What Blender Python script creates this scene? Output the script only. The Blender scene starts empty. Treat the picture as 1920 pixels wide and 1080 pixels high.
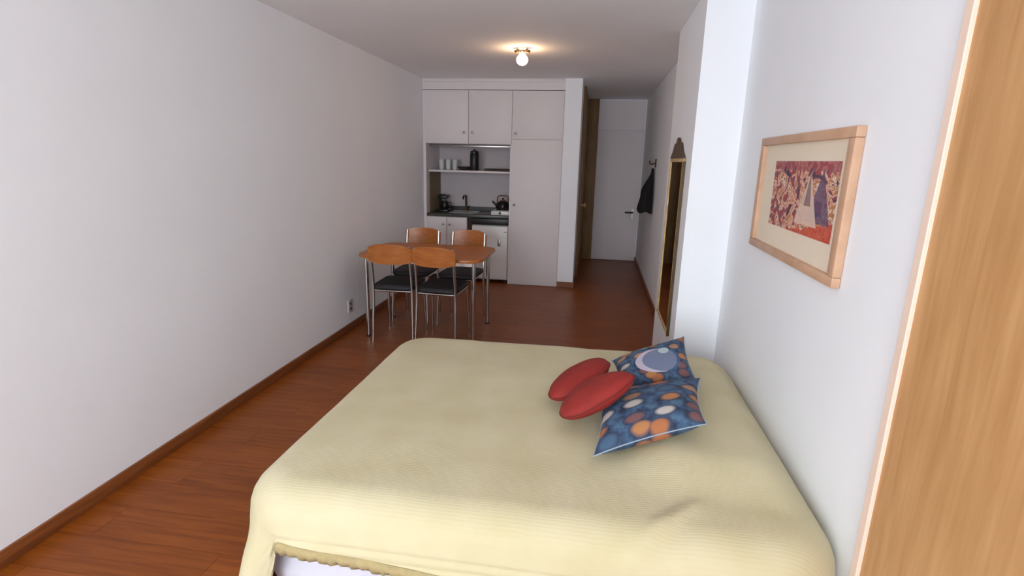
import bpy, bmesh, math, random
from mathutils import Vector, Matrix, noise as mnoise

random.seed(7)
scene = bpy.context.scene
COL = scene.collection

# ------------------------------------------------------------------ camera
cam_d = bpy.data.cameras.new('camera')
cam = bpy.data.objects.new('camera', cam_d)
COL.objects.link(cam)
cam_d.sensor_width = 36.0
cam_d.lens = 36.0 * 1000.0 / 1920.0
cam_d.clip_start = 0.02
r_ = Vector((0.98753671, 0.15555814, 0.02393544))
u_ = Vector((-0.05960294, 0.2288773, 0.97162888))
f_ = Vector((-0.1456665, 0.96094581, -0.23529646))
cam.matrix_world = Matrix(((r_.x, u_.x, -f_.x, 0.0), (r_.y, u_.y, -f_.y, 0.0), (r_.z, u_.z, -f_.z, 1.57), (0, 0, 0, 1)))
scene.camera = cam

# ------------------------------------------------------------------ world, daylight, exposure
world = bpy.data.worlds.new('sky'); scene.world = world
world.use_nodes = True
bgn = world.node_tree.nodes['Background']
bgn.inputs['Color'].default_value = (0.72, 0.82, 1.0, 1)
bgn.inputs['Strength'].default_value = 1.0

def area(name, loc, rot, sx, sy, power, color):
    d = bpy.data.lights.new(name, 'AREA'); d.shape = 'RECTANGLE'; d.size = sx; d.size_y = sy
    d.energy = power; d.color = color
    o = bpy.data.objects.new(name, d); COL.objects.link(o); o.location = loc; o.rotation_euler = rot
    return o
# daylight entering through the window opening in the wall behind the camera
area('window_daylight', (-0.86, -2.56, 1.62), (math.radians(99), 0, math.radians(-6)), 2.3, 1.5, 178, (0.89, 0.935, 1.0))

scene.cycles.max_bounces = 14
scene.cycles.diffuse_bounces = 10
scene.view_settings.view_transform = 'Standard'
scene.view_settings.look = 'None'
scene.view_settings.exposure = 0.0
scene.view_settings.gamma = 1.0
scene.view_settings.use_curve_mapping = False

# ------------------------------------------------------------------ dimensions of the room
XL, XR, XC, XP = -2.169, 0.785, 0.686, 0.532
YW, Y1, Y2, YK, YE = -2.4, 3.29, 4.34, 6.625, 8.78
XK = -0.231
ZC = 2.495

# ------------------------------------------------------------------ materials
def lin(c):
    return tuple(((v / 255.0) / 12.92 if v / 255.0 <= 0.04045 else ((v / 255.0 + 0.055) / 1.055) ** 2.4) for v in c)

def nm(name):
    m = bpy.data.materials.new(name); m.use_nodes = True
    nt = m.node_tree
    return m, nt, nt.nodes['Principled BSDF']

def mat(name, rgb, rough=0.6, metal=0.0, var=0.04, scale=6.0, bump=0.0, bscale=60.0, spec=0.5, stretch=None, coord='Object'):
    m, nt, b = nm(name)
    c = lin(rgb)
    b.inputs['Roughness'].default_value = rough
    b.inputs['Metallic'].default_value = metal
    b.inputs['Specular IOR Level'].default_value = spec
    tc = nt.nodes.new('ShaderNodeTexCoord'); mp = nt.nodes.new('ShaderNodeMapping')
    nt.links.new(tc.outputs[coord], mp.inputs['Vector'])
    if stretch: mp.inputs['Scale'].default_value = stretch
    n = nt.nodes.new('ShaderNodeTexNoise'); n.inputs['Scale'].default_value = scale; n.inputs['Detail'].default_value = 4
    nt.links.new(mp.outputs['Vector'], n.inputs['Vector'])
    r = nt.nodes.new('ShaderNodeValToRGB')
    r.color_ramp.elements[0].position = 0.3; r.color_ramp.elements[1].position = 0.7
    r.color_ramp.elements[0].color = tuple(v * (1 - var) for v in c) + (1,)
    r.color_ramp.elements[1].color = tuple(min(1, v * (1 + var)) for v in c) + (1,)
    nt.links.new(n.outputs['Fac'], r.inputs['Fac']); nt.links.new(r.outputs['Color'], b.inputs['Base Color'])
    if bump:
        n2 = nt.nodes.new('ShaderNodeTexNoise'); n2.inputs['Scale'].default_value = bscale; n2.inputs['Detail'].default_value = 3
        nt.links.new(mp.outputs['Vector'], n2.inputs['Vector'])
        bp = nt.nodes.new('ShaderNodeBump'); bp.inputs['Strength'].default_value = bump; bp.inputs['Distance'].default_value = 0.004
        nt.links.new(n2.outputs['Fac'], bp.inputs['Height']); nt.links.new(bp.outputs['Normal'], b.inputs['Normal'])
    return m

def wood(name, dark, light, stretch=(1.2, 16, 16), rough=0.4, rand=0.0, scale=3.0):
    m, nt, b = nm(name)
    b.inputs['Roughness'].default_value = rough
    tc = nt.nodes.new('ShaderNodeTexCoord'); mp = nt.nodes.new('ShaderNodeMapping'); mp.inputs['Scale'].default_value = stretch
    nt.links.new(tc.outputs['Object'], mp.inputs['Vector'])
    oi = nt.nodes.new('ShaderNodeObjectInfo')
    ad = nt.nodes.new('ShaderNodeVectorMath'); ad.operation = 'ADD'
    ml = nt.nodes.new('ShaderNodeMath'); ml.operation = 'MULTIPLY'; ml.inputs[1].default_value = 37.0
    nt.links.new(oi.outputs['Random'], ml.inputs[0])
    cb = nt.nodes.new('ShaderNodeCombineXYZ')
    for k in range(3): nt.links.new(ml.outputs[0], cb.inputs[k])
    nt.links.new(mp.outputs['Vector'], ad.inputs[0]); nt.links.new(cb.outputs[0], ad.inputs[1])
    n = nt.nodes.new('ShaderNodeTexNoise'); n.inputs['Scale'].default_value = scale; n.inputs['Detail'].default_value = 5; n.inputs['Distortion'].default_value = 0.6
    nt.links.new(ad.outputs[0], n.inputs['Vector'])
    r = nt.nodes.new('ShaderNodeValToRGB')
    r.color_ramp.elements[0].position = 0.32; r.color_ramp.elements[1].position = 0.68
    r.color_ramp.elements[0].color = lin(dark) + (1,); r.color_ramp.elements[1].color = lin(light) + (1,)
    nt.links.new(n.outputs['Fac'], r.inputs['Fac'])
    hs = nt.nodes.new('ShaderNodeHueSaturation')
    mr = nt.nodes.new('ShaderNodeMapRange'); mr.inputs['To Min'].default_value = 1 - rand; mr.inputs['To Max'].default_value = 1 + rand
    nt.links.new(oi.outputs['Random'], mr.inputs['Value']); nt.links.new(mr.outputs[0], hs.inputs['Value'])
    nt.links.new(r.outputs['Color'], hs.inputs['Color']); nt.links.new(hs.outputs['Color'], b.inputs['Base Color'])
    return m

M = {}
M['wall'] = mat('wall_paint', (240, 243, 247), 0.85, var=0.015, scale=2.0, bump=0.08, bscale=90)
M['ceiling'] = mat('ceiling_paint', (243, 245, 247), 0.9, var=0.015, scale=2.0)
M['plank'] = wood('laminate', (120, 58, 12), (146, 78, 22), (1.0, 14, 14), 0.38, 0.10)
M['plank'].node_tree.nodes['Principled BSDF'].inputs['Specular IOR Level'].default_value = 0.3
M['subfloor'] = mat('subfloor', (58, 34, 18), 0.8)
M['baseboard'] = wood('baseboard_wood', (112, 62, 30), (140, 82, 42), (14, 1.0, 14), 0.4)
M['white'] = mat('white_lacquer', (222, 216, 217), 0.5, var=0.012)
M['white_door'] = mat('white_door_paint', (230, 222, 224), 0.55, var=0.012)
M['brown_door'] = wood('brown_door', (128, 98, 62), (150, 118, 76), (8, 8, 1), 0.6)
M['orange_wood'] = wood('orange_wood', (184, 136, 84), (204, 158, 106), (10, 10, 0.8), 0.45)
M['orange_edge'] = mat('pale_edge', (238, 214, 196), 0.5, var=0.02)
M['chrome'] = mat('chrome', (205, 203, 200), 0.22, 1.0, var=0.02)
M['steel'] = mat('steel', (170, 168, 165), 0.3, 1.0, var=0.02)
M['beech'] = wood('beech', (158, 88, 34), (182, 110, 50), (1.5, 14, 14), 0.35, 0.06)
M['seat'] = mat('black_seat', (34, 33, 38), 0.6, var=0.1, bump=0.1, bscale=200)
M['rubber'] = mat('black_rubber', (24, 24, 24), 0.7)
M['granite'] = mat('dark_granite', (60, 62, 58), 0.35, var=0.35, scale=70)
M['black'] = mat('black_plastic', (20, 20, 20), 0.4, var=0.05)
M['darkgap'] = mat('dark_gap_and_parts', (52, 38, 34), 0.7, var=0.1)  # small dark parts, and the shade painted into the cabinet gap
M['enamel'] = mat('white_enamel', (225, 224, 222), 0.3, var=0.01)
M['kettle'] = mat('kettle_body', (44, 38, 38), 0.22, 0.6, var=0.05)
M['kettle_lid'] = mat('kettle_lid', (104, 62, 52), 0.4, var=0.05)
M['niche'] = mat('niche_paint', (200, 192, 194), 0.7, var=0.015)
M['tan_side'] = mat('tan_panel', (134, 118, 92), 0.7, var=0.05)
M['glassware'] = mat('pale_glassware', (198, 204, 204), 0.12, var=0.02)
M['sheet'] = mat('white_sheet', (214, 212, 224), 0.85, var=0.01, bump=0.1, bscale=300)
M['gold'] = wood('gilt_frame', (176, 142, 84), (222, 196, 140), (10, 10, 3), 0.45)
M['gold_dark'] = mat('dark_gilt', (84, 64, 34), 0.5, 0.2, var=0.15)
M['frame_wood'] = wood('picture_frame_wood', (190, 150, 120), (206, 168, 138), (3, 3, 3), 0.5)
M['mat_board'] = mat('cream_mat', (232, 218, 196), 0.85, var=0.015)
M['red'] = mat('red_cotton', (138, 34, 27), 0.8, var=0.08, scale=14, bump=0.2, bscale=220)
M['red_dark'] = mat('red_seam', (106, 26, 24), 0.8)
M['piping'] = mat('pale_blue_piping', (150, 168, 186), 0.7)
M['coat'] = mat('black_cloth', (16, 16, 17), 0.85, var=0.2, bump=0.2, bscale=60)
M['plastic'] = mat('grey_plastic', (196, 192, 196), 0.5)
M['winframe'] = mat('window_frame_white', (235, 235, 235), 0.5)
M['base_fabric'] = mat('bed_base_fabric', (206, 204, 214), 0.9, var=0.02)

def mk_mirror():
    m, nt, b = nm('mirror_glass')
    b.inputs['Metallic'].default_value = 1.0; b.inputs['Roughness'].default_value = 0.02
    b.inputs['Base Color'].default_value = (0.75, 0.68, 0.55, 1)
    return m
M['mirror'] = mk_mirror()

def mk_glass():
    m, nt, b = nm('window_glass')
    b.inputs['Roughness'].default_value = 0.02
    out = next(n for n in nt.nodes if n.type == 'OUTPUT_MATERIAL')
    t = nt.nodes.new('ShaderNodeBsdfTransparent'); t.inputs['Color'].default_value = (0.97, 0.985, 0.98, 1)
    mx = nt.nodes.new('ShaderNodeMixShader'); mx.inputs[0].default_value = 0.05
    nt.links.new(t.outputs[0], mx.inputs[1]); nt.links.new(b.outputs[0], mx.inputs[2]); nt.links.new(mx.outputs[0], out.inputs['Surface'])
    return m
M['glass'] = mk_glass()

def mk_emit(name, col, s):
    m, nt, b = nm(name)
    b.inputs['Base Color'].default_value = (1, 1, 1, 1)
    b.inputs['Emission Color'].default_value = col + (1,)
    b.inputs['Emission Strength'].default_value = s
    return m
M['bulb'] = mk_emit('lit_bulb', (1.0, 0.62, 0.36), 48.0)

def mk_spread():
    m, nt, b = nm('bedspread_cotton')
    b.inputs['Roughness'].default_value = 0.9
    b.inputs['Specular IOR Level'].default_value = 0.2
    b.inputs['Sheen Weight'].default_value = 0.1
    tc = nt.nodes.new('ShaderNodeTexCoord')
    n = nt.nodes.new('ShaderNodeTexNoise'); n.inputs['Scale'].default_value = 5; n.inputs['Detail'].default_value = 6
    nt.links.new(tc.outputs['Object'], n.inputs['Vector'])
    r = nt.nodes.new('ShaderNodeValToRGB')
    r.color_ramp.elements[0].position = 0.3; r.color_ramp.elements[1].position = 0.7
    r.color_ramp.elements[0].color = lin((195, 185, 146)) + (1,)
    r.color_ramp.elements[1].color = lin((205, 196, 162)) + (1,)
    nt.links.new(n.outputs['Fac'], r.inputs['Fac']); nt.links.new(r.outputs['Color'], b.inputs['Base Color'])
    # fine woven ribs along the length of the bed
    w = nt.nodes.new('ShaderNodeTexWave'); w.wave_type = 'BANDS'; w.bands_direction = 'Y'; w.inputs['Scale'].default_value = 32; w.inputs['Distortion'].default_value = 1.5
    nt.links.new(tc.outputs['Object'], w.inputs['Vector'])
    n2 = nt.nodes.new('ShaderNodeTexNoise'); n2.inputs['Scale'].default_value = 140
    nt.links.new(tc.outputs['Object'], n2.inputs['Vector'])
    mx = nt.nodes.new('ShaderNodeMath'); mx.operation = 'ADD'
    nt.links.new(w.outputs['Fac'], mx.inputs[0]); nt.links.new(n2.outputs['Fac'], mx.inputs[1])
    bp = nt.nodes.new('ShaderNodeBump'); bp.inputs['Strength'].default_value = 0.10; bp.inputs['Distance'].default_value = 0.003
    nt.links.new(mx.outputs[0], bp.inputs['Height']); nt.links.new(bp.outputs['Normal'], b.inputs['Normal'])
    return m
M['spread'] = mk_spread()
M['fringe'] = mat('fringe_cotton', (168, 152, 108), 0.95, var=0.1, scale=40, bump=0.4, bscale=160)

def node_chain(nt):
    def math_(op, a, b=None):
        n = nt.nodes.new('ShaderNodeMath'); n.operation = op
        for i, v in enumerate((a, b)):
            if v is None: continue
            if isinstance(v, (int, float)): n.inputs[i].default_value = v
            else: nt.links.new(v, n.inputs[i])
        return n.outputs[0]
    def mix(f, a, b):
        n = nt.nodes.new('ShaderNodeMix'); n.data_type = 'RGBA'
        if isinstance(f, (int, float)): n.inputs[0].default_value = f
        else: nt.links.new(f, n.inputs[0])
        for i, v in ((6, a), (7, b)):
            if isinstance(v, tuple): n.inputs[i].default_value = v if len(v) == 4 else v + (1,)
            else: nt.links.new(v, n.inputs[i])
        return n.outputs[2]
    return math_, mix

def mk_blue(name, sx, sy, rnd, crescent):
    """printed cotton: blue ground with rows of orange, cream and brown ovals, in the cushion's own UV"""
    m, nt, b = nm(name)
    b.inputs['Roughness'].default_value = 0.85
    math_, mix = node_chain(nt)
    tc = nt.nodes.new('ShaderNodeTexCoord')
    gn = nt.nodes.new('ShaderNodeTexNoise'); gn.inputs['Scale'].default_value = 9; gn.inputs['Detail'].default_value = 3
    nt.links.new(tc.outputs['UV'], gn.inputs['Vector'])
    gr = nt.nodes.new('ShaderNodeValToRGB')
    el = gr.color_ramp.elements
    el[0].position = 0.33; el[0].color = lin((36, 48, 68)) + (1,)
    el[1].position = 0.62; el[1].color = lin((78, 108, 136)) + (1,)
    e = el.new(0.46); e.color = lin((56, 80, 110)) + (1,)
    e = el.new(0.72); e.color = lin((52, 92, 98)) + (1,)
    nt.links.new(gn.outputs['Fac'], gr.inputs['Fac'])
    mp = nt.nodes.new('ShaderNodeMapping'); mp.inputs['Scale'].default_value = (sx, sy, 1)
    nt.links.new(tc.outputs['UV'], mp.inputs['Vector'])
    v = nt.nodes.new('ShaderNodeTexVoronoi'); v.inputs['Scale'].default_value = 1.0; v.inputs['Randomness'].default_value = rnd
    v.voronoi_dimensions = '2D'
    nt.links.new(mp.outputs['Vector'], v.inputs['Vector'])
    cr = nt.nodes.new('ShaderNodeValToRGB'); cr.color_ramp.interpolation = 'CONSTANT'
    el = cr.color_ramp.elements
    el[0].position = 0.0; el[0].color = lin((168, 106, 68)) + (1,)
    el[1].position = 0.28; el[1].color = lin((164, 126, 102)) + (1,)
    for p, c in ((0.45, (190, 184, 178)), (0.58, (120, 84, 84)), (0.72, (66, 92, 120)), (0.86, (172, 118, 74))):
        e = el.new(p); e.color = lin(c) + (1,)
    sp = nt.nodes.new('ShaderNodeSeparateColor'); nt.links.new(v.outputs['Color'], sp.inputs[0])
    nt.links.new(sp.outputs[0], cr.inputs['Fac'])
    fac = nt.nodes.new('ShaderNodeMapRange'); fac.inputs['From Min'].default_value = 0.22; fac.inputs['From Max'].default_value = 0.36
    fac.inputs['To Min'].default_value = 1; fac.inputs['To Max'].default_value = 0
    nt.links.new(v.outputs['Distance'], fac.inputs['Value'])
    halo = nt.nodes.new('ShaderNodeMapRange'); halo.inputs['From Min'].default_value = 0.38; halo.inputs['From Max'].default_value = 0.46
    halo.inputs['To Min'].default_value = 0.65; halo.inputs['To Max'].default_value = 0
    nt.links.new(v.outputs['Distance'], halo.inputs['Value'])
    col = mix(halo.outputs[0], gr.outputs['Color'], lin((40, 44, 66)))
    col = mix(fac.outputs[0], col, cr.outputs['Color'])
    if crescent:
        s = nt.nodes.new('ShaderNodeSeparateXYZ'); nt.links.new(tc.outputs['UV'], s.inputs[0])
        def disc(cx, cy, r):
            dx = math_('SUBTRACT', s.outputs[0], cx); dy = math_('SUBTRACT', s.outputs[1], cy)
            d = math_('SQRT', math_('ADD', math_('MULTIPLY', dx, dx), math_('MULTIPLY', dy, dy)))
            return math_('LESS_THAN', d, r)
        big = disc(0.52, 0.42, 0.27); inner = disc(0.59, 0.42, 0.25)
        col = mix(big, col, lin((182, 174, 190)))
        col = mix(math_('MULTIPLY', inner, 0.75), col, lin((64, 94, 126)))
        col = mix(disc(0.64, 0.62, 0.07), col, lin((166, 186, 188)))
        col = mix(disc(0.40, 0.86, 0.07), col, lin((150, 176, 170)))
    nt.links.new(col, b.inputs['Base Color'])
    bn = nt.nodes.new('ShaderNodeTexNoise'); bn.inputs['Scale'].default_value = 220
    nt.links.new(tc.outputs['UV'], bn.inputs['Vector'])
    bp = nt.nodes.new('ShaderNodeBump'); bp.inputs['Strength'].default_value = 0.15; bp.inputs['Distance'].default_value = 0.002
    nt.links.new(bn.outputs['Fac'], bp.inputs['Height']); nt.links.new(bp.outputs['Normal'], b.inputs['Normal'])
    return m
M['blue_a'] = mk_blue('blue_oval_print', 3.5, 5.2, 0.5, False)
M['blue_b'] = mk_blue('blue_crescent_print', 4.2, 5.0, 0.8, True)

def mk_print():
    """generic abstract print in reds, creams and violets"""
    m, nt, b = nm('abstract_print')
    b.inputs['Roughness'].default_value = 0.7
    math_, mix = node_chain(nt)
    tc = nt.nodes.new('ShaderNodeTexCoord')
    mp = nt.nodes.new('ShaderNodeMapping'); mp.inputs['Scale'].default_value = (9, 4.2, 1)
    nt.links.new(tc.outputs['UV'], mp.inputs['Vector'])
    n = nt.nodes.new('ShaderNodeTexNoise'); n.inputs['Scale'].default_value = 1.0; n.inputs['Detail'].default_value = 3; n.inputs['Distortion'].default_value = 1.4
    nt.links.new(mp.outputs['Vector'], n.inputs['Vector'])
    r = nt.nodes.new('ShaderNodeValToRGB'); r.color_ramp.interpolation = 'CONSTANT'
    el = r.color_ramp.elements
    el[0].position = 0.0; el[0].color = lin((70, 50, 62)) + (1,)
    el[1].position = 0.36; el[1].color = lin((120, 84, 100)) + (1,)
    for p, c in ((0.42, (168, 62, 58)), (0.47, (214, 180, 160)), (0.53, (196, 142, 120)), (0.57, (178, 112, 50)), (0.61, (222, 196, 180)), (0.68, (110, 60, 66))):
        e = el.new(p); e.color = lin(c) + (1,)
    nt.links.new(n.outputs['Fac'], r.inputs['Fac'])
    s = nt.nodes.new('ShaderNodeSeparateXYZ'); nt.links.new(tc.outputs['UV'], s.inputs[0])
    # red foot of the print towards the lower right, violet patch at the right, red upper right corner
    lo = math_('LESS_THAN', math_('ADD', s.outputs[1], math_('MULTIPLY', n.outputs['Fac'], 0.25)), math_('MULTIPLY', s.outputs[0], 0.38))
    col = mix(math_('MULTIPLY', lo, 0.85), r.outputs['Color'], lin((196, 70, 44)))
    up = math_('GREATER_THAN', math_('ADD', s.outputs[1], math_('MULTIPLY', n.outputs['Fac'], 0.3)), 1.02)
    col = mix(math_('MULTIPLY', up, 0.75), col, lin((158, 76, 84)))
    def tri(cx, half, y0, y1):
        w = math_('MULTIPLY', math_('SUBTRACT', y1, s.outputs[1]), half / (y1 - y0))
        a = math_('LESS_THAN', math_('ABSOLUTE', math_('SUBTRACT', s.outputs[0], cx)), w)
        return math_('MULTIPLY', a, math_('GREATER_THAN', s.outputs[1], y0))
    col = mix(math_('MULTIPLY', tri(0.80, 0.16, 0.2, 0.9), 0.85), col, lin((92, 72, 104)))
    col = mix(math_('MULTIPLY', tri(0.63, 0.17, 0.14, 0.86), 0.85), col, lin((220, 194, 176)))
    col = mix(math_('MULTIPLY', tri(0.63, 0.05, 0.4, 0.86), 0.7), col, lin((98, 66, 80)))
    nt.links.new(col, b.inputs['Base Color'])
    return m
M['print'] = mk_print()

# ------------------------------------------------------------------ mesh helpers
def add_box(bm, lo, hi, bev=0.0):
    lo = Vector(lo); hi = Vector(hi)
    r = bmesh.ops.create_cube(bm, size=1.0)
    vs = r['verts']
    for v in vs:
        v.co = Vector(((lo.x + hi.x) / 2 + v.co.x * (hi.x - lo.x), (lo.y + hi.y) / 2 + v.co.y * (hi.y - lo.y), (lo.z + hi.z) / 2 + v.co.z * (hi.z - lo.z)))
    if bev:
        es = list({e for v in vs for e in v.link_edges})
        bmesh.ops.bevel(bm, geom=es, offset=bev, segments=2, affect='EDGES', profile=0.5)

def frames(pts):
    T = []
    for i in range(len(pts)):
        a = pts[max(0, i - 1)]; b = pts[min(len(pts) - 1, i + 1)]
        T.append((b - a).normalized())
    up = Vector((0, 0, 1)) if abs(T[0].z) < 0.9 else Vector((1, 0, 0))
    n = T[0].cross(up).normalized(); out = []
    for t in T:
        n = (n - t * n.dot(t)).normalized()
        out.append((n, t.cross(n).normalized()))
    return out

def add_tube(bm, pts, rad, seg=10, cap=True):
    pts = [Vector(p) for p in pts]
    rads = rad if isinstance(rad, (list, tuple)) else [rad] * len(pts)
    rings = []
    for p, (n, b), r in zip(pts, frames(pts), rads):
        rings.append([bm.verts.new(p + (n * math.cos(2 * math.pi * k / seg) + b * math.sin(2 * math.pi * k / seg)) * r) for k in range(seg)])
    for a, b in zip(rings, rings[1:]):
        for k in range(seg):
            bm.faces.new((a[k], a[(k + 1) % seg], b[(k + 1) % seg], b[k]))
    if cap:
        bm.faces.new(rings[0][::-1]); bm.faces.new(rings[-1])

def add_lathe(bm, prof, c=(0, 0, 0), seg=24):
    c = Vector(c); rings = []
    for r, z in prof:
        if r < 1e-5: rings.append([bm.verts.new(c + Vector((0, 0, z)))])
        else: rings.append([bm.verts.new(c + Vector((r * math.cos(2 * math.pi * k / seg), r * math.sin(2 * math.pi * k / seg), z))) for k in range(seg)])
    for a, b in zip(rings, rings[1:]):
        for k in range(seg):
            k2 = (k + 1) % seg
            if len(a) == 1 and len(b) == 1: continue
            if len(a) == 1: bm.faces.new((a[0], b[k2], b[k]))
            elif len(b) == 1: bm.faces.new((a[k], a[k2], b[0]))
            else: bm.faces.new((a[k], a[k2], b[k2], b[k]))

def arc_pts(pts, r=0.05, n=6):
    """round the corners of a polyline"""
    pts = [Vector(p) for p in pts]; out = [pts[0]]
    for a, b, c in zip(pts, pts[1:], pts[2:]):
        d1 = (a - b); d2 = (c - b)
        rr = min(r, d1.length * 0.45, d2.length * 0.45)
        p0 = b + d1.normalized() * rr; p1 = b + d2.normalized() * rr
        for i in range(n + 1):
            t = i / n
            out.append(p0 * (1 - t) ** 2 + b * 2 * t * (1 - t) + p1 * t ** 2)
    out.append(pts[-1])
    return out

def obj(name, bm, m, parent=None, smooth=False, loc=None):
    bmesh.ops.recalc_face_normals(bm, faces=bm.faces)
    me = bpy.data.meshes.new(name); bm.to_mesh(me); bm.free()
    if smooth:
        for p in me.polygons: p.use_smooth = True
        if smooth != 'all':
            try: me.set_sharp_from_angle(angle=math.radians(40))
            except Exception: pass
    me.materials.append(M[m] if isinstance(m, str) else m)
    o = bpy.data.objects.new(name, me); COL.objects.link(o)
    if parent: o.parent = parent
    if loc: o.location = loc
    return o

def box(name, lo, hi, m, parent=None, bev=0.0):
    """a box mesh whose origin is its bottom centre"""
    lo = Vector(lo); hi = Vector(hi); c = Vector(((lo.x + hi.x) / 2, (lo.y + hi.y) / 2, lo.z))
    bm = bmesh.new(); add_box(bm, lo - c, hi - c, bev)
    o = obj(name, bm, m, parent, smooth=bool(bev), loc=c)
    return o

def pbox(name, lo, hi, m, parent, bev=0.0):
    """box part given in the parent's own space"""
    return box(name, lo, hi, m, parent, bev)

def struct(o):
    o['kind'] = 'structure'; return o

def tag(o, label, cat, group=None):
    o['label'] = label; o['category'] = cat
    if group: o['group'] = group
    return o

def thing(name, label, cat, loc=(0, 0, 0), rz=0.0, group=None):
    o = bpy.data.objects.new(name, None); COL.objects.link(o)
    o.empty_display_size = 0.1; o.location = loc; o.rotation_euler = (0, 0, rz)
    return tag(o, label, cat, group)

def copy_tree(o, parent=None):
    c = o.copy(); COL.objects.link(c); c.parent = parent
    for ch in list(o.children): copy_tree(ch, c)
    return c

# ------------------------------------------------------------------ the setting
# floor with separate laminate planks running across the room
fl = struct(box('floor', (XL - 0.1, YW - 0.1, -0.06), (XR + 0.1, YE + 0.1, -0.012), 'subfloor'))
PW, PL = 0.192, 1.28
plank_me = {}
def plank_mesh(L, W):
    key = (round(L, 3), round(W, 3))
    if key not in plank_me:
        bm = bmesh.new(); add_box(bm, (-L / 2 + 0.0006, -W / 2 + 0.0006, 0), (L / 2 - 0.0006, W / 2 - 0.0006, 0.012), 0)
        bmesh.ops.recalc_face_normals(bm, faces=bm.faces)
        me = bpy.data.meshes.new('plank'); bm.to_mesh(me); bm.free(); me.materials.append(M['plank'])
        plank_me[key] = me
    return plank_me[key]
fz = fl.location
y = YW; row = 0
while y < YE - 1e-3:
    w = min(PW, YE - y)
    x1 = XR if y < Y1 else XC
    x = XL - (row * 0.47 % 1.0) * PL
    while x < x1 - 1e-3:
        a = max(x, XL); b_ = min(x + PL, x1)
        if b_ - a > 0.02:
            o = bpy.data.objects.new('plank', plank_mesh(b_ - a, w)); COL.objects.link(o)
            o.parent = fl; o.location = Vector(((a + b_) / 2, y + w / 2, -0.012)) - fz
        x += PL
    y += PW; row += 1

struct(box('ceiling', (XL - 0.1, YW - 0.1, ZC), (XR + 0.1, YE + 0.1, ZC + 0.08), 'ceiling'))
struct(box('wall_left', (XL - 0.1, YW - 0.1, -0.06), (XL, YE + 0.1, ZC), 'wall'))
struct(box('wall_right', (XR, YW - 0.1, -0.06), (XR + 0.1, Y1, ZC), 'wall'))
struct(box('wall_pillar', (XP, Y1, -0.06), (XR + 0.1, Y2, ZC), 'wall'))
struct(box('wall_corridor', (XC, Y2, -0.06), (XR + 0.1, YE + 0.1, ZC), 'wall'))
struct(box('wall_end', (XK, YE, -0.06), (XC, YE + 0.1, ZC), 'wall'))
struct(box('wall_partition', (-0.43, YK, -0.012), (XK, YE, ZC), 'wall'))
struct(box('wall_kitchen', (XL, YK + 0.60, -0.012), (-0.43, YK + 0.68, ZC), 'niche'))

# wall with the window behind the camera
wx0, wx1, wz0, wz1 = -2.05, 0.33, 0.86, 2.38
bm = bmesh.new()
add_box(bm, (XL, YW - 0.1, -0.06), (wx0, YW, ZC)); add_box(bm, (wx1, YW - 0.1, -0.06), (XR, YW, ZC))
add_box(bm, (wx0, YW - 0.1, -0.06), (wx1, YW, wz0)); add_box(bm, (wx0, YW - 0.1, wz1), (wx1, YW, ZC))
struct(obj('wall_window', bm, 'wall'))
bm = bmesh.new()
for (a, b_) in (((wx0, wz0), (wx1, wz0 + 0.06)), ((wx0, wz1 - 0.06), (wx1, wz1)), ((wx0, wz0 + 0.06), (wx0 + 0.06, wz1 - 0.06)), ((wx1 - 0.06, wz0 + 0.06), (wx1, wz1 - 0.06)), (((wx0 + wx1) / 2 - 0.04, wz0 + 0.06), ((wx0 + wx1) / 2 + 0.04, wz1 - 0.06))):
    add_box(bm, (a[0], YW - 0.08, a[1]), (b_[0], YW - 0.03, b_[1]))
w1 = struct(obj('window_1', bm, 'winframe'))
for s in (0, 1):
    xa = wx0 + 0.06 if s == 0 else (wx0 + wx1) / 2 + 0.04
    xb = (wx0 + wx1) / 2 - 0.04 if s == 0 else wx1 - 0.06
    bm = bmesh.new(); add_box(bm, (xa, YW - 0.06, wz0 + 0.06), (xb, YW - 0.055, wz1 - 0.06)); obj('pane', bm, 'glass', w1)

# baseboards
BB = 0.069
struct(box('baseboard_left', (XL, YW, 0), (XL + 0.014, YK, BB), 'baseboard', bev=0.003))
struct(box('baseboard_right', (XR - 0.014, 1.42, 0), (XR, Y1, BB), 'baseboard', bev=0.003))
struct(box('baseboard_corridor', (XC - 0.014, Y2, 0), (XC, YE, BB), 'baseboard', bev=0.003))
bm = bmesh.new()
add_box(bm, (XP - 0.014, Y1 - 0.014, 0), (XP, Y2, BB)); add_box(bm, (XP, Y1 - 0.014, 0), (XR - 0.014, Y1, BB)); add_box(bm, (XP - 0.0, Y2, 0), (XC - 0.014, Y2 + 0.014, BB))
struct(obj('baseboard_pillar', bm, 'baseboard'))
bm = bmesh.new()
add_box(bm, (-0.43, YK - 0.014, 0), (XK + 0.014, YK, BB)); add_box(bm, (XK, YK, 0), (XK + 0.014, YK + 0.55, BB))
struct(obj('baseboard_partition', bm, 'baseboard'))

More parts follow.
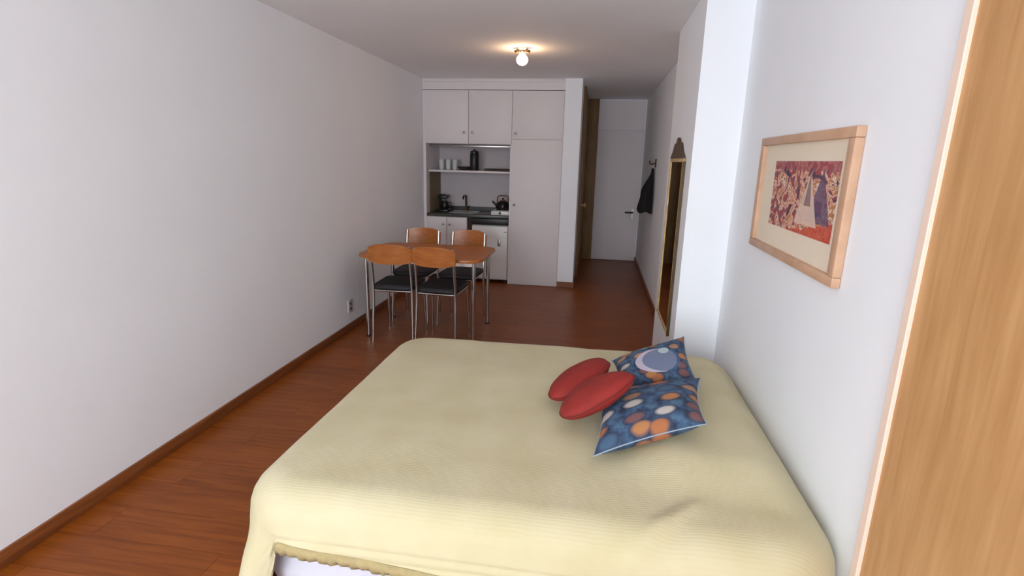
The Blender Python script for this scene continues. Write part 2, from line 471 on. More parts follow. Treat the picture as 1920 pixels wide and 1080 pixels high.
# entrance door at the end of the corridor: full height white panel with a transom
d1 = struct(box('door_1', (-0.03, YE - 0.035, 0.008), (XC - 0.016, YE, 2.035), 'white_door', bev=0.004))
l = d1.location
bm = bmesh.new(); add_box(bm, (-0.03 - l.x, YE - 0.035 - l.y, 2.042 - l.z), (XC - 0.016 - l.x, YE - l.y, 2.48 - l.z)); obj('transom_panel', bm, 'white_door', d1)
hx, hz = 0.585, 0.755
bm = bmesh.new(); add_box(bm, (hx - 0.022 - l.x, YE - 0.043 - l.y, hz - 0.09 - l.z), (hx + 0.022 - l.x, YE - 0.035 - l.y, hz + 0.09 - l.z), 0.003)
pl = obj('handle_plate', bm, 'steel', d1)
bm = bmesh.new(); add_tube(bm, arc_pts([(hx - l.x, YE - 0.04 - l.y, hz + 0.03 - l.z), (hx - l.x, YE - 0.09 - l.y, hz + 0.03 - l.z), (hx - 0.12 - l.x, YE - 0.09 - l.y, hz + 0.03 - l.z)], 0.02), 0.012)
obj('lever', bm, 'darkgap', pl, True)
# brown jamb beside it and the brown door in the corridor's left wall
struct(box('trim_1', (XK + 0.002, YE - 0.05, 0), (-0.033, YE, ZC - 0.002), 'brown_door', bev=0.004))
d2 = struct(box('door_2', (XK, YK + 0.62, 0.006), (XK + 0.03, YE - 0.055, ZC - 0.004), 'brown_door', bev=0.004))
l = d2.location
bm = bmesh.new(); add_lathe(bm, [(0.0, 0.0), (0.022, 0.0), (0.012, 0.01), (0.012, 0.03), (0.028, 0.042), (0.03, 0.055), (0.02, 0.068), (0, 0.07)], (0, 0, 0), 16)
bmesh.ops.rotate(bm, verts=bm.verts, cent=(0, 0, 0), matrix=Matrix.Rotation(math.radians(90), 3, 'Y'))
bmesh.ops.translate(bm, verts=bm.verts, vec=(XK + 0.03 - l.x, YK + 0.78 - l.y, 0.98 - l.z))
obj('knob', bm, 'gold', d2, True)

# wooden door with a pale edge in the right wall, next to the head of the bed
d3 = struct(box('door_3', (XR - 0.012, 0.36, 0.006), (XR, 1.37, 2.05), 'orange_wood'))
l = d3.location
for (a, b_) in (((0.33, 0.006), (0.36, 2.08)), ((1.37, 0.006), (1.40, 2.08)), ((0.36, 2.05), (1.37, 2.08))):
    bm = bmesh.new(); add_box(bm, (XR - 0.022 - l.x, a[0] - l.y, a[1] - l.z), (XR - l.x, b_[0] - l.y, b_[1] - l.z), 0.002); obj('door_casing', bm, 'orange_edge', d3)
bm = bmesh.new(); add_tube(bm, arc_pts([(XR - 0.012 - l.x, 0.46 - l.y, 1.02 - l.z), (XR - 0.06 - l.x, 0.46 - l.y, 1.02 - l.z), (XR - 0.06 - l.x, 0.58 - l.y, 1.02 - l.z)], 0.02), 0.009)
obj('lever', bm, 'steel', d3, True)

# ------------------------------------------------------------------ kitchen block
KX0, KXM, KX1 = XL + 0.036, -1.05, -0.43
UZ = 2.36
# side panel and frieze belong to the built-in frame
kf = thing('kitchen_surround', 'white built-in surround and top frieze framing the kitchenette', 'frame', (XL, YK, 0))
def kb(name, lo, hi, m, parent, bev=0.0):
    o = parent.location
    c = Vector(((lo[0] + hi[0]) / 2, (lo[1] + hi[1]) / 2, lo[2]))
    bm = bmesh.new(); add_box(bm, Vector(lo) - c, Vector(hi) - c, bev)
    return obj(name, bm, m, parent, smooth=bool(bev), loc=c - o)
kb('side_panel', (XL + 0.001, YK, 0.0), (KX0, YK + 0.60, UZ), 'white', kf)
kb('frieze', (XL + 0.001, YK - 0.004, UZ + 0.006), (-0.43, YK + 0.04, ZC - 0.04), 'white', kf)
kb('cornice', (XL + 0.001, YK - 0.016, ZC - 0.04), (-0.43, YK + 0.04, ZC - 0.001), 'white', kf, 0.004)
kb('niche_liner', (KX0, YK + 0.1, 0.875), (KX0 + 0.012, YK + 0.599, 1.385), 'tan_side', kf)

def knob(parent, x, y, z, m='steel'):
    o = parent.location
    bm = bmesh.new(); add_lathe(bm, [(0.0, 0.0), (0.008, 0.0), (0.007, 0.012), (0.014, 0.018), (0.015, 0.026), (0.008, 0.03), (0, 0.03)], (0, 0, 0), 14)
    bmesh.ops.rotate(bm, verts=bm.verts, cent=(0, 0, 0), matrix=Matrix.Rotation(math.radians(90), 3, 'X'))
    return bm, Vector((x, y, z))

def cab_door(cab, x0, x1, z0, z1, knobpos, name='door'):
    d = kb(name, (x0 + 0.003, YK - 0.02, z0 + 0.003), (x1 - 0.003, YK, z1 - 0.003), 'white', cab, 0.003)
    if knobpos:
        bm, p = knob(d, *knobpos)
        k = obj('knob', bm, 'steel', d, True, loc=p - cab.location - d.location)
    return d

uc = thing('wall_cabinet', 'white two-door wall cabinet above the kitchenette niche', 'cabinet', (KX0, YK, 1.735))
kb('body', (KX0 + 0.001, YK + 0.001, 1.735), (KXM - 0.02, YK + 0.598, UZ), 'white', uc)
mid = -1.585
cab_door(uc, KX0, mid, 1.735, UZ, (mid - 0.05, YK - 0.02, 1.87))
cab_door(uc, mid, KXM, 1.735, UZ, (mid + 0.05, YK - 0.02, 1.87))

tc_ = thing('tall_cabinet', 'tall white cupboard with a long lower door right of the kitchenette niche', 'cabinet', (KXM, YK, 0))
kb('body', (KXM - 0.018, YK + 0.001, 0.0), (KX1 - 0.001, YK + 0.598, UZ), 'white', tc_)
cab_door(tc_, KXM + 0.002, KX1 - 0.002, 1.80, UZ, (KXM + 0.05, YK - 0.02, 1.87))
cab_door(tc_, KXM + 0.002, KX1 - 0.002, 0.004, 1.80, (KXM + 0.05, YK - 0.02, 1.02))

# worktop, base cabinet with sink, under-counter cooker
CT = 0.872
wt = thing('worktop', 'dark speckled granite worktop across the kitchenette niche', 'worktop', (KX0, YK, 0.832))
kb('slab', (KX0 + 0.001, YK - 0.012, 0.834), (KXM - 0.020, YK + 0.598, CT), 'granite', wt, 0.004)
tag(box('splash_strip', (KX0 + 0.014, YK + 0.576, CT + 0.001), (KXM - 0.020, YK + 0.598, CT + 0.05), 'granite'), 'low dark granite strip along the back of the worktop', 'splashback')
bm = bmesh.new()
sx0, sx1, sy0, sy1 = -1.90, -1.52, YK + 0.12, YK + 0.44
for (a, b_) in (((sx0, sy0), (sx1, sy0 + 0.02)), ((sx0, sy1 - 0.02), (sx1, sy1)), ((sx0, sy0), (sx0 + 0.02, sy1)), ((sx1 - 0.02, sy0), (sx1, sy1))):
    add_box(bm, (a[0], a[1], CT), (b_[0], b_[1], CT + 0.004))
add_box(bm, (sx0 + 0.02, sy0 + 0.02, CT), (sx1 - 0.02, sy1 - 0.02, CT + 0.0015))
bmesh.ops.translate(bm, verts=bm.verts, vec=(-sx0, -sy0, -CT))
tag(obj('kitchen_sink', bm, 'steel', loc=(sx0, sy0, CT + 0.0005)), 'steel sink set in the dark worktop in front of the tap', 'sink')

bc = thing('base_cabinet', 'white base cabinet under the worktop left of the dark gap', 'cabinet', (KX0, YK, 0))
kb('body', (KX0 + 0.001, YK + 0.012, 0.08), (-1.605, YK + 0.598, 0.832), 'white', bc)
kb('plinth', (KX0 + 0.001, YK + 0.05, 0.0), (-1.605, YK + 0.07, 0.08), 'darkgap', bc)
hm = (KX0 - 1.605) / 2
for (a, b_, kx) in ((KX0, hm, hm - 0.04), (hm, -1.605, hm + 0.04)):
    d = kb('door', (a + 0.003, YK - 0.008, 0.083), (b_ - 0.003, YK + 0.012, 0.826), 'white', bc, 0.003)
    bm, p = knob(d, kx, YK - 0.008, 0.74)
    obj('knob', bm, 'steel', d, True, loc=p - bc.location - d.location)
dp = tag(box('gap_strip', (-1.602, YK + 0.02, 0.0), (-1.545, YK + 0.55, 0.832), 'darkgap'), 'dark upright strip standing in for the shaded gap between the base cabinet and the small fridge', 'gap strip')  # dark strip added for the shade in the open gap, not a real panel
ck = thing('under_counter_fridge', 'white under-counter fridge below the right end of the worktop', 'fridge', (-1.54, YK, 0))
kb('body', (-1.540, YK + 0.025, 0.04), (KXM - 0.024, YK + 0.58, 0.745), 'enamel', ck, 0.006)
kb('top_trim', (-1.540, YK - 0.01, 0.752), (KXM - 0.024, YK + 0.58, 0.828), 'black', ck, 0.004)
d = kb('door', (-1.536, YK - 0.018, 0.06), (KXM - 0.028, YK + 0.022, 0.738), 'enamel', ck, 0.008)
dl = d.location + ck.location
bm = bmesh.new(); add_box(bm, Vector((-1.20, YK - 0.034, 0.49)) - dl, Vector((-1.165, YK - 0.018, 0.575)) - dl, 0.004); obj('handle', bm, 'steel', d, True)
bm = bmesh.new(); add_box(bm, Vector((-1.125, YK - 0.022, 0.66)) - dl, Vector((-1.085, YK - 0.018, 0.675)) - dl); obj('badge', bm, 'steel', d)
for (fx, fy) in ((-1.50, 0.07), (-1.11, 0.07), (-1.50, 0.52), (-1.11, 0.52)):
    kb('foot', (fx - 0.018, YK + fy - 0.018, 0.0), (fx + 0.018, YK + fy + 0.018, 0.04), 'rubber', ck)

sh = tag(box('niche_shelf', (KX0 + 0.001, YK + 0.10, 1.388), (KXM - 0.021, YK + 0.598, 1.412), 'white', bev=0.002), 'white shelf board halfway up the kitchenette niche', 'shelf')
rail = tag(box('hanging_rail', (KX0 + 0.02, YK + 0.08, 1.700), (KXM - 0.03, YK + 0.10, 1.725), 'steel', bev=0.004), 'thin metal rail under the white wall cabinet', 'rail')

# small kitchen things
can = thing('canister', 'tall black canister on the niche shelf', 'canister', (-1.565, YK + 0.22, 1.412))
bm = bmesh.new(); add_lathe(bm, [(0, 0.0), (0.052, 0.0), (0.056, 0.006), (0.056, 0.20), (0.05, 0.21), (0, 0.21)]); obj('body', bm, 'black', can, True)
bm = bmesh.new(); add_lathe(bm, [(0, 0.21), (0.053, 0.211), (0.054, 0.235), (0.03, 0.25), (0.012, 0.252), (0.012, 0.268), (0, 0.27)]); obj('lid', bm, 'black', can, True)
bm = bmesh.new(); add_lathe(bm, [(0, 0.0), (0.05, 0.0), (0.085, 0.03), (0.095, 0.045), (0.09, 0.046), (0.05, 0.012), (0, 0.01)])
tag(obj('bowl', bm, 'darkgap', smooth=True, loc=(-1.70, YK + 0.24, 1.412)), 'low dark bowl left of the black canister', 'bowl')
tr = thing('tray', 'long dark low tray at the right end of the niche shelf', 'tray', (-1.25, YK + 0.25, 1.412))
bm = bmesh.new(); add_box(bm, (-0.17, -0.11, 0.0), (0.17, 0.11, 0.008)); obj('base', bm, 'darkgap', tr)
bm = bmesh.new()
for a, b_ in (((-0.17, -0.11), (0.17, -0.10)), ((-0.17, 0.10), (0.17, 0.11)), ((-0.17, -0.10), (-0.16, 0.10)), ((0.16, -0.10), (0.17, 0.10))): add_box(bm, (a[0], a[1], 0.008), (b_[0], b_[1], 0.03))
obj('rim', bm, 'darkgap', tr)
gl = None
for i, (gx, lab) in enumerate(((-2.02, 'pale glass on the niche shelf, nearest the left wall'), (-1.93, 'pale glass on the niche shelf, second from the left wall'), (-1.84, 'pale glass on the niche shelf, nearest the dark bowl'))):
    bm = bmesh.new(); add_lathe(bm, [(0, 0), (0.03, 0), (0.036, 0.13), (0.033, 0.13), (0.027, 0.01), (0, 0.01)], seg=18)
    if gl is None: gl = obj('drinking_glass', bm, 'glassware', smooth=True)
    else: bm.free(); gl2 = gl.copy(); COL.objects.link(gl2)
    g = gl if i == 0 else gl2
    g.location = (gx, YK + 0.3, 1.412); tag(g, lab, 'glass', 'pale glasses on the niche shelf')

cm = thing('coffee_maker', 'black coffee maker on the worktop left of the tap', 'coffee maker', (-1.99, YK + 0.3, CT))
bm = bmesh.new(); add_box(bm, (-0.075, -0.10, 0), (0.075, 0.10, 0.03), 0.006); obj('base', bm, 'black', cm, True)
bm = bmesh.new(); add_box(bm, (-0.075, 0.02, 0.03), (0.0, 0.10, 0.22), 0.008); obj('water_tank', bm, 'black', cm, True)
bm = bmesh.new(); add_box(bm, (-0.075, -0.06, 0.165), (0.05, 0.10, 0.21), 0.01); obj('filter_head', bm, 'black', cm, True)
bm = bmesh.new(); add_lathe(bm, [(0, 0.031), (0.045, 0.031), (0.058, 0.06), (0.056, 0.10), (0.04, 0.13), (0.04, 0.14), (0, 0.14)], (0.02, -0.04, 0)); jg = obj('jug', bm, 'kettle', cm, True)
bm = bmesh.new(); add_tube(bm, arc_pts([(0.07, -0.04, 0.12), (0.105, -0.04, 0.12), (0.105, -0.04, 0.06), (0.072, -0.04, 0.06)], 0.02), 0.007); obj('handle', bm, 'black', jg, True)

fc = thing('kitchen_tap', 'dark metal tap standing behind the kitchen sink', 'tap', (-1.74, YK + 0.50, CT))
bm = bmesh.new(); add_lathe(bm, [(0, 0), (0.028, 0), (0.028, 0.01), (0.02, 0.02), (0.018, 0.06), (0, 0.06)]); obj('base', bm, 'gold_dark', fc, True)
bm = bmesh.new(); add_tube(bm, arc_pts([(0, 0, 0.05), (0, 0, 0.21), (0.0, -0.14, 0.20), (0.0, -0.15, 0.16)], 0.05), 0.011); obj('spout', bm, 'kettle', fc, True)
bm = bmesh.new(); add_tube(bm, [(0.015, 0, 0.045), (0.06, 0, 0.065)], 0.006); obj('lever', bm, 'kettle', fc, True)

hp = thing('hot_plate', 'white enamel hot plate on the right end of the worktop', 'hot plate', (-1.19, YK + 0.22, CT))
bm = bmesh.new(); add_box(bm, (-0.115, -0.17, 0.0), (0.115, 0.17, 0.05), 0.008); obj('body', bm, 'enamel', hp, True)
bm = bmesh.new(); add_lathe(bm, [(0, 0.05), (0.088, 0.05), (0.088, 0.058), (0.08, 0.062), (0, 0.062)], (0, 0.04, 0)); obj('burner', bm, 'black', hp, True)
bm = bmesh.new(); add_lathe(bm, [(0, 0), (0.016, 0), (0.014, 0.02), (0, 0.02)], (0, 0, 0), 14)
bmesh.ops.rotate(bm, verts=bm.verts, cent=(0, 0, 0), matrix=Matrix.Rotation(math.radians(90), 3, 'X')); bmesh.ops.translate(bm, verts=bm.verts, vec=(0, -0.17, 0.025)); obj('knob', bm, 'black', hp, True)
kt = thing('kettle', 'dark shiny kettle with a brown lid on the white hot plate', 'kettle', (-1.19, YK + 0.26, CT + 0.062))
bm = bmesh.new(); add_lathe(bm, [(0, 0.0), (0.085, 0.0), (0.095, 0.015), (0.092, 0.05), (0.07, 0.085), (0.045, 0.10), (0, 0.10)]); obj('body', bm, 'kettle', kt, True)
bm = bmesh.new(); add_lathe(bm, [(0, 0.10), (0.045, 0.10), (0.04, 0.112), (0.012, 0.118), (0.012, 0.126), (0.018, 0.134), (0.012, 0.142), (0, 0.144)]); obj('lid', bm, 'kettle_lid', kt, True)
bm = bmesh.new(); add_tube(bm, arc_pts([(-0.075, 0, 0.08), (-0.07, 0, 0.17), (0.07, 0, 0.17), (0.075, 0, 0.08)], 0.06), 0.008); obj('handle', bm, 'kettle_lid', kt, True)
bm = bmesh.new(); add_tube(bm, [(-0.07, -0.01, 0.04), (-0.115, -0.02, 0.075), (-0.135, -0.025, 0.10)], [0.02, 0.014, 0.011]); obj('spout', bm, 'kettle', kt, True)

# ------------------------------------------------------------------ dining table
TX0, TX1, TY0, TY1, TZ = -2.01, -0.905, 4.22, 4.98, 0.745
tb = thing('dining_table', 'beech dining table with rounded corners and chrome legs against the left wall', 'table', ((TX0 + TX1) / 2, (TY0 + TY1) / 2, 0))
def rrect(x0, x1, y0, y1, r, n=8):
    out = []
    for cx, cy, a0 in ((x1 - r, y1 - r, 0), (x0 + r, y1 - r, 90), (x0 + r, y0 + r, 180), (x1 - r, y0 + r, 270)):
        for i in range(n + 1):
            a = math.radians(a0 + 90 * i / n); out.append((cx + r * math.cos(a), cy + r * math.sin(a)))
    return out
def add_prism(bm, outline, z0, z1, bev=0.004):
    lay = [(z0, bev), (z0 + bev, 0), (z1 - bev, 0), (z1, bev)]
    cx = sum(p[0] for p in outline) / len(outline); cy = sum(p[1] for p in outline) / len(outline)
    rings = []
    for z, ins in lay:
        ring = []
        for (x, y_) in outline:
            d = Vector((x - cx, y_ - cy)); L = d.length; d = d * ((L - ins) / L) if L > 0 else d
            ring.append(bm.verts.new((cx + d.x, cy + d.y, z)))
        rings.append(ring)
    for a, b_ in zip(rings, rings[1:]):
        for k in range(len(a)): bm.faces.new((a[k], a[(k + 1) % len(a)], b_[(k + 1) % len(a)], b_[k]))
    bm.faces.new(rings[0][::-1]); bm.faces.new(rings[-1])
hw, hd = (TX1 - TX0) / 2, (TY1 - TY0) / 2
bm = bmesh.new(); add_prism(bm, rrect(-hw, hw, -hd, hd, 0.13), TZ - 0.026, TZ); obj('tabletop', bm, 'beech', tb, True)
bm = bmesh.new()
lx, ly = hw - 0.075, hd - 0.075
add_box(bm, (-lx, -ly - 0.01, TZ - 0.066), (lx, -ly + 0.01, TZ - 0.026)); add_box(bm, (-lx, ly - 0.01, TZ - 0.066), (lx, ly + 0.01, TZ - 0.026))
add_box(bm, (-lx - 0.01, -ly, TZ - 0.066), (-lx + 0.01, ly, TZ - 0.026)); add_box(bm, (lx - 0.01, -ly, TZ - 0.066), (lx + 0.01, ly, TZ - 0.026))
obj('apron', bm, 'chrome', tb)
for sx in (-1, 1):
    for sy in (-1, 1):
        bm = bmesh.new(); add_lathe(bm, [(0, 0.012), (0.017, 0.012), (0.017, TZ - 0.027), (0, TZ - 0.027)], (sx * lx, sy * ly, 0), 14); lg = obj('leg', bm, 'chrome', tb, True)
        bm = bmesh.new(); add_lathe(bm, [(0, 0), (0.02, 0), (0.02, 0.012), (0, 0.012)], (sx * lx, sy * ly, 0), 14); obj('foot_cap', bm, 'rubber', lg, True)

# ------------------------------------------------------------------ chairs (local: front is +Y, back is at -Y)
def make_chair(label):
    t = thing('dining_chair', label, 'chair', group='beech and chrome dining chairs around the table')
    W, D = 0.182, 0.205
    bm = bmesh.new(); add_prism(bm, rrect(-W, W, -D, D, 0.07), 0.463, 0.505, 0.012); obj('seat', bm, 'seat', t, True)
    for s in (-1, 1):
        bm = bmesh.new(); add_tube(bm, arc_pts([(s * 0.178, -0.225, 0.0), (s * 0.168, -0.185, 0.46), (s * 0.165, -0.245, 0.845)], 0.12), 0.0115); obj('leg', bm, 'chrome', t, True)
        bm = bmesh.new(); add_tube(bm, [(s * 0.178, 0.20, 0.0), (s * 0.163, 0.165, 0.456)], 0.0115); obj('leg', bm, 'chrome', t, True)
    bm = bmesh.new()
    for s in (-1, 1): add_tube(bm, [(s * 0.165, -0.185, 0.452), (s * 0.162, 0.17, 0.452)], 0.010)
    add_tube(bm, [(-0.163, -0.18, 0.452), (0.163, -0.18, 0.452)], 0.010); add_tube(bm, [(-0.161, 0.165, 0.452), (0.161, 0.165, 0.452)], 0.010)
    obj('seat_frame', bm, 'chrome', t, True)
    # curved plywood backrest
    bm = bmesh.new(); NX, NZ = 16, 8; grid = {}
    for side, off in ((0, -0.006), (1, 0.006)):
        for i in range(NX + 1):
            for j in range(NZ + 1):
                u = -1 + 2 * i / NX; v = j / NZ
                hgt = 0.085 * (1 - 0.35 * abs(u) ** 3.5)
                zz = 0.775 + (v - 0.5) * 2 * hgt + 0.008 * (1 - u * u)
                yy = -0.228 - 0.035 * (1 - u * u) - (zz - 0.70) * 0.12 + off
                grid[side, i, j] = bm.verts.new((u * 0.186, yy, zz))
    for i in range(NX):
        for j in range(NZ):
            bm.faces.new((grid[0, i, j], grid[0, i + 1, j], grid[0, i + 1, j + 1], grid[0, i, j + 1]))
            bm.faces.new((grid[1, i, j + 1], grid[1, i + 1, j + 1], grid[1, i + 1, j], grid[1, i, j]))
    for i in range(NX):
        bm.faces.new((grid[0, i, 0], grid[1, i, 0], grid[1, i + 1, 0], grid[0, i + 1, 0])); bm.faces.new((grid[0, i, NZ], grid[0, i + 1, NZ], grid[1, i + 1, NZ], grid[1, i, NZ]))
    for j in range(NZ):
        bm.faces.new((grid[0, 0, j], grid[0, 0, j + 1], grid[1, 0, j + 1], grid[1, 0, j])); bm.faces.new((grid[0, NX, j], grid[1, NX, j], grid[1, NX, j + 1], grid[0, NX, j + 1]))
    obj('backrest', bm, 'beech', t, True)
    return t
ch0 = make_chair('x')
spots = [(-1.665, 4.38, math.radians(2), 'beech-backed chair on the bed side of the table, nearer the left wall'),
         (-1.262, 4.36, math.radians(-3), 'beech-backed chair on the bed side of the table, farther from the left wall'),
         (-1.715, 4.95, math.radians(180), 'beech-backed chair on the kitchen side of the table, nearer the left wall'),
         (-1.25, 4.93, math.radians(176), 'beech-backed chair on the kitchen side of the table, farther from the left wall')]
for i, (x, y, a, lab) in enumerate(spots):
    c = ch0 if i == 0 else copy_tree(ch0)
    c.location = (x, y, 0); c.rotation_euler = (0, 0, a); c['label'] = lab

# ------------------------------------------------------------------ bed and bedspread
BX0, BX1, BY0, BY1, BZ = -1.115, 0.772, 1.335, 3.01, 0.52
bed = thing('bed', 'double bed with white mattress and base under a pale yellow spread', 'bed', ((BX0 + BX1) / 2, (BY0 + BY1) / 2, 0))
bo = bed.location
def bp_(name, lo, hi, m, bev):
    bm = bmesh.new(); add_box(bm, Vector(lo) - bo, Vector(hi) - bo, bev); return obj(name, bm, m, bed, True)
bp_('bed_base', (BX0 + 0.07, BY0 + 0.05, 0.09), (BX1 - 0.06, BY1 - 0.06, 0.29), 'base_fabric', 0.09)
bp_('mattress', (BX0 + 0.065, BY0 + 0.045, 0.29), (BX1 - 0.055, BY1 - 0.055, BZ - 0.025), 'sheet', 0.10)
for x in (BX0 + 0.14, BX1 - 0.14):
    for y in (BY0 + 0.13, BY1 - 0.13):
        bm = bmesh.new(); add_lathe(bm, [(0, 0), (0.022, 0), (0.03, 0.09), (0, 0.09)], (x - bo.x, y - bo.y, 0), 14); obj('leg', bm, 'darkgap', bed, True)

def smooth(a, b, t):
    t = max(0.0, min(1.0, (t - a) / (b - a))); return t * t * (3 - 2 * t)

def top_z(x, y):
    """height of the spread over mattress and the pillows tucked beneath it"""
    hump = 0.045 * smooth(0.12, 0.36, x) * (1 - smooth(0.60, 0.74, x)) * smooth(1.55, 1.8, y) * (1 - smooth(2.75, 2.95, y))
    w = 0.006 * mnoise.noise(Vector((x * 2.2, y * 2.6, 0.3))) + 0.003 * mnoise.noise(Vector((x * 7, y * 5, 4.1)))
    # a soft crease running back from the near edge
    d = Vector((0.27, 0.28)).normalized(); q = Vector((x - 0.105, y - 1.28)); al = q.dot(d); ac = q.x * d.y - q.y * d.x + 0.05 * (al - 0.2) ** 2
    cr = math.exp(-(ac / 0.022) ** 2) * smooth(-0.08, 0.06, al) * (1 - smooth(0.26, 0.46, al))
    cr2 = math.exp(-((ac - 0.05) / 0.03) ** 2) * smooth(-0.05, 0.1, al) * (1 - smooth(0.2, 0.4, al))
    return hump + w + 0.018 * cr - 0.008 * cr2

PR = 0.115
# perimeter: counter-clockwise from the far right corner
outline = []
def corner(cx, cy, r, a0, n):
    for i in range(n + 1):
        a = math.radians(a0 + 90.0 * i / n); outline.append((Vector((cx + r * math.cos(a), cy + r * math.sin(a))), Vector((math.cos(a), math.sin(a)))))
def side(p, q, nrm, n):
    for i in range(1, n): outline.append((p.lerp(q, i / n), nrm))
ix0, ix1, iy0, iy1 = BX0 + PR, BX1 - PR, BY0 + PR, BY1 - PR
rc = [0.10, 0.10, 0.08, 0.10]   # far right, far left, near left, near right
corner(ix1 - rc[0], iy1 - rc[0], rc[0], 0, 10)
side(Vector((ix1 - rc[0], iy1)), Vector((ix0 + rc[1], iy1)), Vector((0, 1)), 60)
corner(ix0 + rc[1], iy1 - rc[1], rc[1], 90, 12)
side(Vector((ix0, iy1 - rc[1])), Vector((ix0, iy0 + rc[2])), Vector((-1, 0)), 50)
corner(ix0 + rc[2], iy0 + rc[2], rc[2], 180, 30)
side(Vector((ix0 + rc[2], iy0)), Vector((ix1 - rc[3], iy0)), Vector((0, -1)), 130)
corner(ix1 - rc[3], iy0 + rc[3], rc[3], 270, 12)
side(Vector((ix1, iy0 + rc[3])), Vector((ix1, iy1 - rc[0])), Vector((1, 0)), 50)
NP = len(outline)
arc = [0.0]
for i in range(1, NP): arc.append(arc[-1] + (outline[i][0] - outline[i - 1][0]).length + 0.03 * (outline[i][1] - outline[i - 1][1]).length)

s_pleat = next(a for a, (c, n) in zip(arc, outline) if 268 < math.degrees(math.atan2(n.y, n.x)) % 360 < 272)

def hem_z(c, n):
    x, y = c
    ang = math.degrees(math.atan2(n.y, n.x)) % 360        # 90 far, 180 foot, 270 near, 0 head
    foot = 0.035
    near = 0.382 - 0.075 * max(0, min(1, (x - BX0) / 1.2))
    if 100 <= ang <= 246: return foot
    if 246 < ang < 266: return foot + (near - foot) * smooth(246, 266, ang)
    if 266 <= ang <= 285: return near
    if ang > 285: return near + (0.20 - near) * smooth(285, 340, ang)
    if ang <= 20: return 0.20
    return 0.20 + (foot - 0.20) * smooth(20, 100, ang)

ctr = Vector(((ix0 + ix1) / 2, (iy0 + iy1) / 2))
NT, NA, ND = 40, 7, 14
bm = bmesh.new(); rings = []
cv = bm.verts.new((ctr.x, ctr.y, BZ + top_z(ctr.x, ctr.y)))
for k in range(1, NT + 1):
    t = (k / NT) ** 0.85; ring = []
    for (c, n) in outline:
        p = ctr.lerp(c, t); ring.append(bm.verts.new((p.x, p.y, BZ + top_z(p.x, p.y))))
    rings.append(ring)
for k in range(1, NA + 1):
    a = math.radians(90.0 * k / NA); ring = []
    for (c, n) in outline:
        p = c + n * (PR * math.sin(a)); zz = BZ - PR * (1 - math.cos(a)) + top_z(p.x, p.y) * max(0.3, math.cos(a))
        ring.append(bm.verts.new((p.x, p.y, zz)))
    rings.append(ring)
hem_ring = []
for k in range(1, ND + 1):
    v = k / ND; ring = []
    for i, (c, n) in enumerate(outline):
        z0 = BZ - PR; z1 = hem_z(c, n); zz = z0 + (z1 - z0) * v
        ang = math.degrees(math.atan2(n.y, n.x)) % 360
        dp_ = z0 - zz
        s = arc[i]
        foot = smooth(150, 185, ang) * (1 - smooth(236, 262, ang))
        near = smooth(240, 262, ang) * (1 - smooth(285, 310, ang))
        head = 1.0 if (ang > 300 or ang < 40) else 0.0
        fold = (0.014 * math.sin(s * 17.0 + 0.6) + 0.010 * math.sin(s * 31.0 + 2.0)) * min(1, dp_ / 0.2)
        o = 0.012 * v + fold * (0.35 if near > 0.5 else 0.8) + foot * 0.10 * (dp_ / 0.4) ** 1.1
        # deep pleat where the foot end wraps round the near corner
        ds = s - s_pleat
        if abs(ds) < 0.3:
            dd_ = smooth(0.01, 0.13, dp_)
            o += dd_ * (-0.05 * math.exp(-(ds / 0.022) ** 2) + 0.022 * math.exp(-((ds + 0.055) / 0.03) ** 2) - 0.028 * math.exp(-((ds + 0.105) / 0.018) ** 2))
        if head: o = -0.015 * v
        if near > 0.5: o += 0.0022 * math.sin(dp_ * 210)          # woven bands parallel to the hem
        p = c + n * (PR + o)
        ring.append(bm.verts.new((p.x, p.y, zz)))
    rings.append(ring)
for i in range(NP): bm.faces.new((cv, rings[0][i], rings[0][(i + 1) % NP]))
for a, b_ in zip(rings, rings[1:]):
    for i in range(NP):
        j = (i + 1) % NP
        bm.faces.new((a[i], b_[i], b_[j], a[j]))
hem = [v.co.copy() for v in rings[-1]]
sp = obj('bedspread', bm, 'spread', smooth='all')
md = sp.modifiers.new('thickness', 'SOLIDIFY'); md.thickness = 0.006; md.offset = 1.0
tag(sp, 'pale yellow cotton bedspread draped over the double bed', 'bedspread')
# fringe along the near hem
bm = bmesh.new(); prev = None
for i in range(NP):
    ang = math.degrees(math.atan2(outline[i][1].y, outline[i][1].x)) % 360
    if 264 <= ang <= 300:
        p = hem[i]; n = Vector((outline[i][1].x, outline[i][1].y, 0))
        q = [bm.verts.new(p + n * 0.004 + Vector((0, 0, 0.004))), bm.verts.new(p + n * (0.008 + 0.003 * math.sin(i * 1.3)) + Vector((0, 0, -0.015))), bm.verts.new(p + n * (0.006 + 0.004 * math.sin(i * 2.1)) + Vector((0, 0, -0.034 - 0.003 * math.sin(i * 0.9))))]
        if prev:
            bm.faces.new((prev[0], q[0], q[1], prev[1])); bm.faces.new((prev[1], q[1], q[2], prev[2]))
        prev = q
fr = obj('fringe', bm, 'fringe', sp, smooth='all'); fr['label'] = 'tan fringe along the hem'
md = fr.modifiers.new('thickness', 'SOLIDIFY'); md.thickness = 0.004

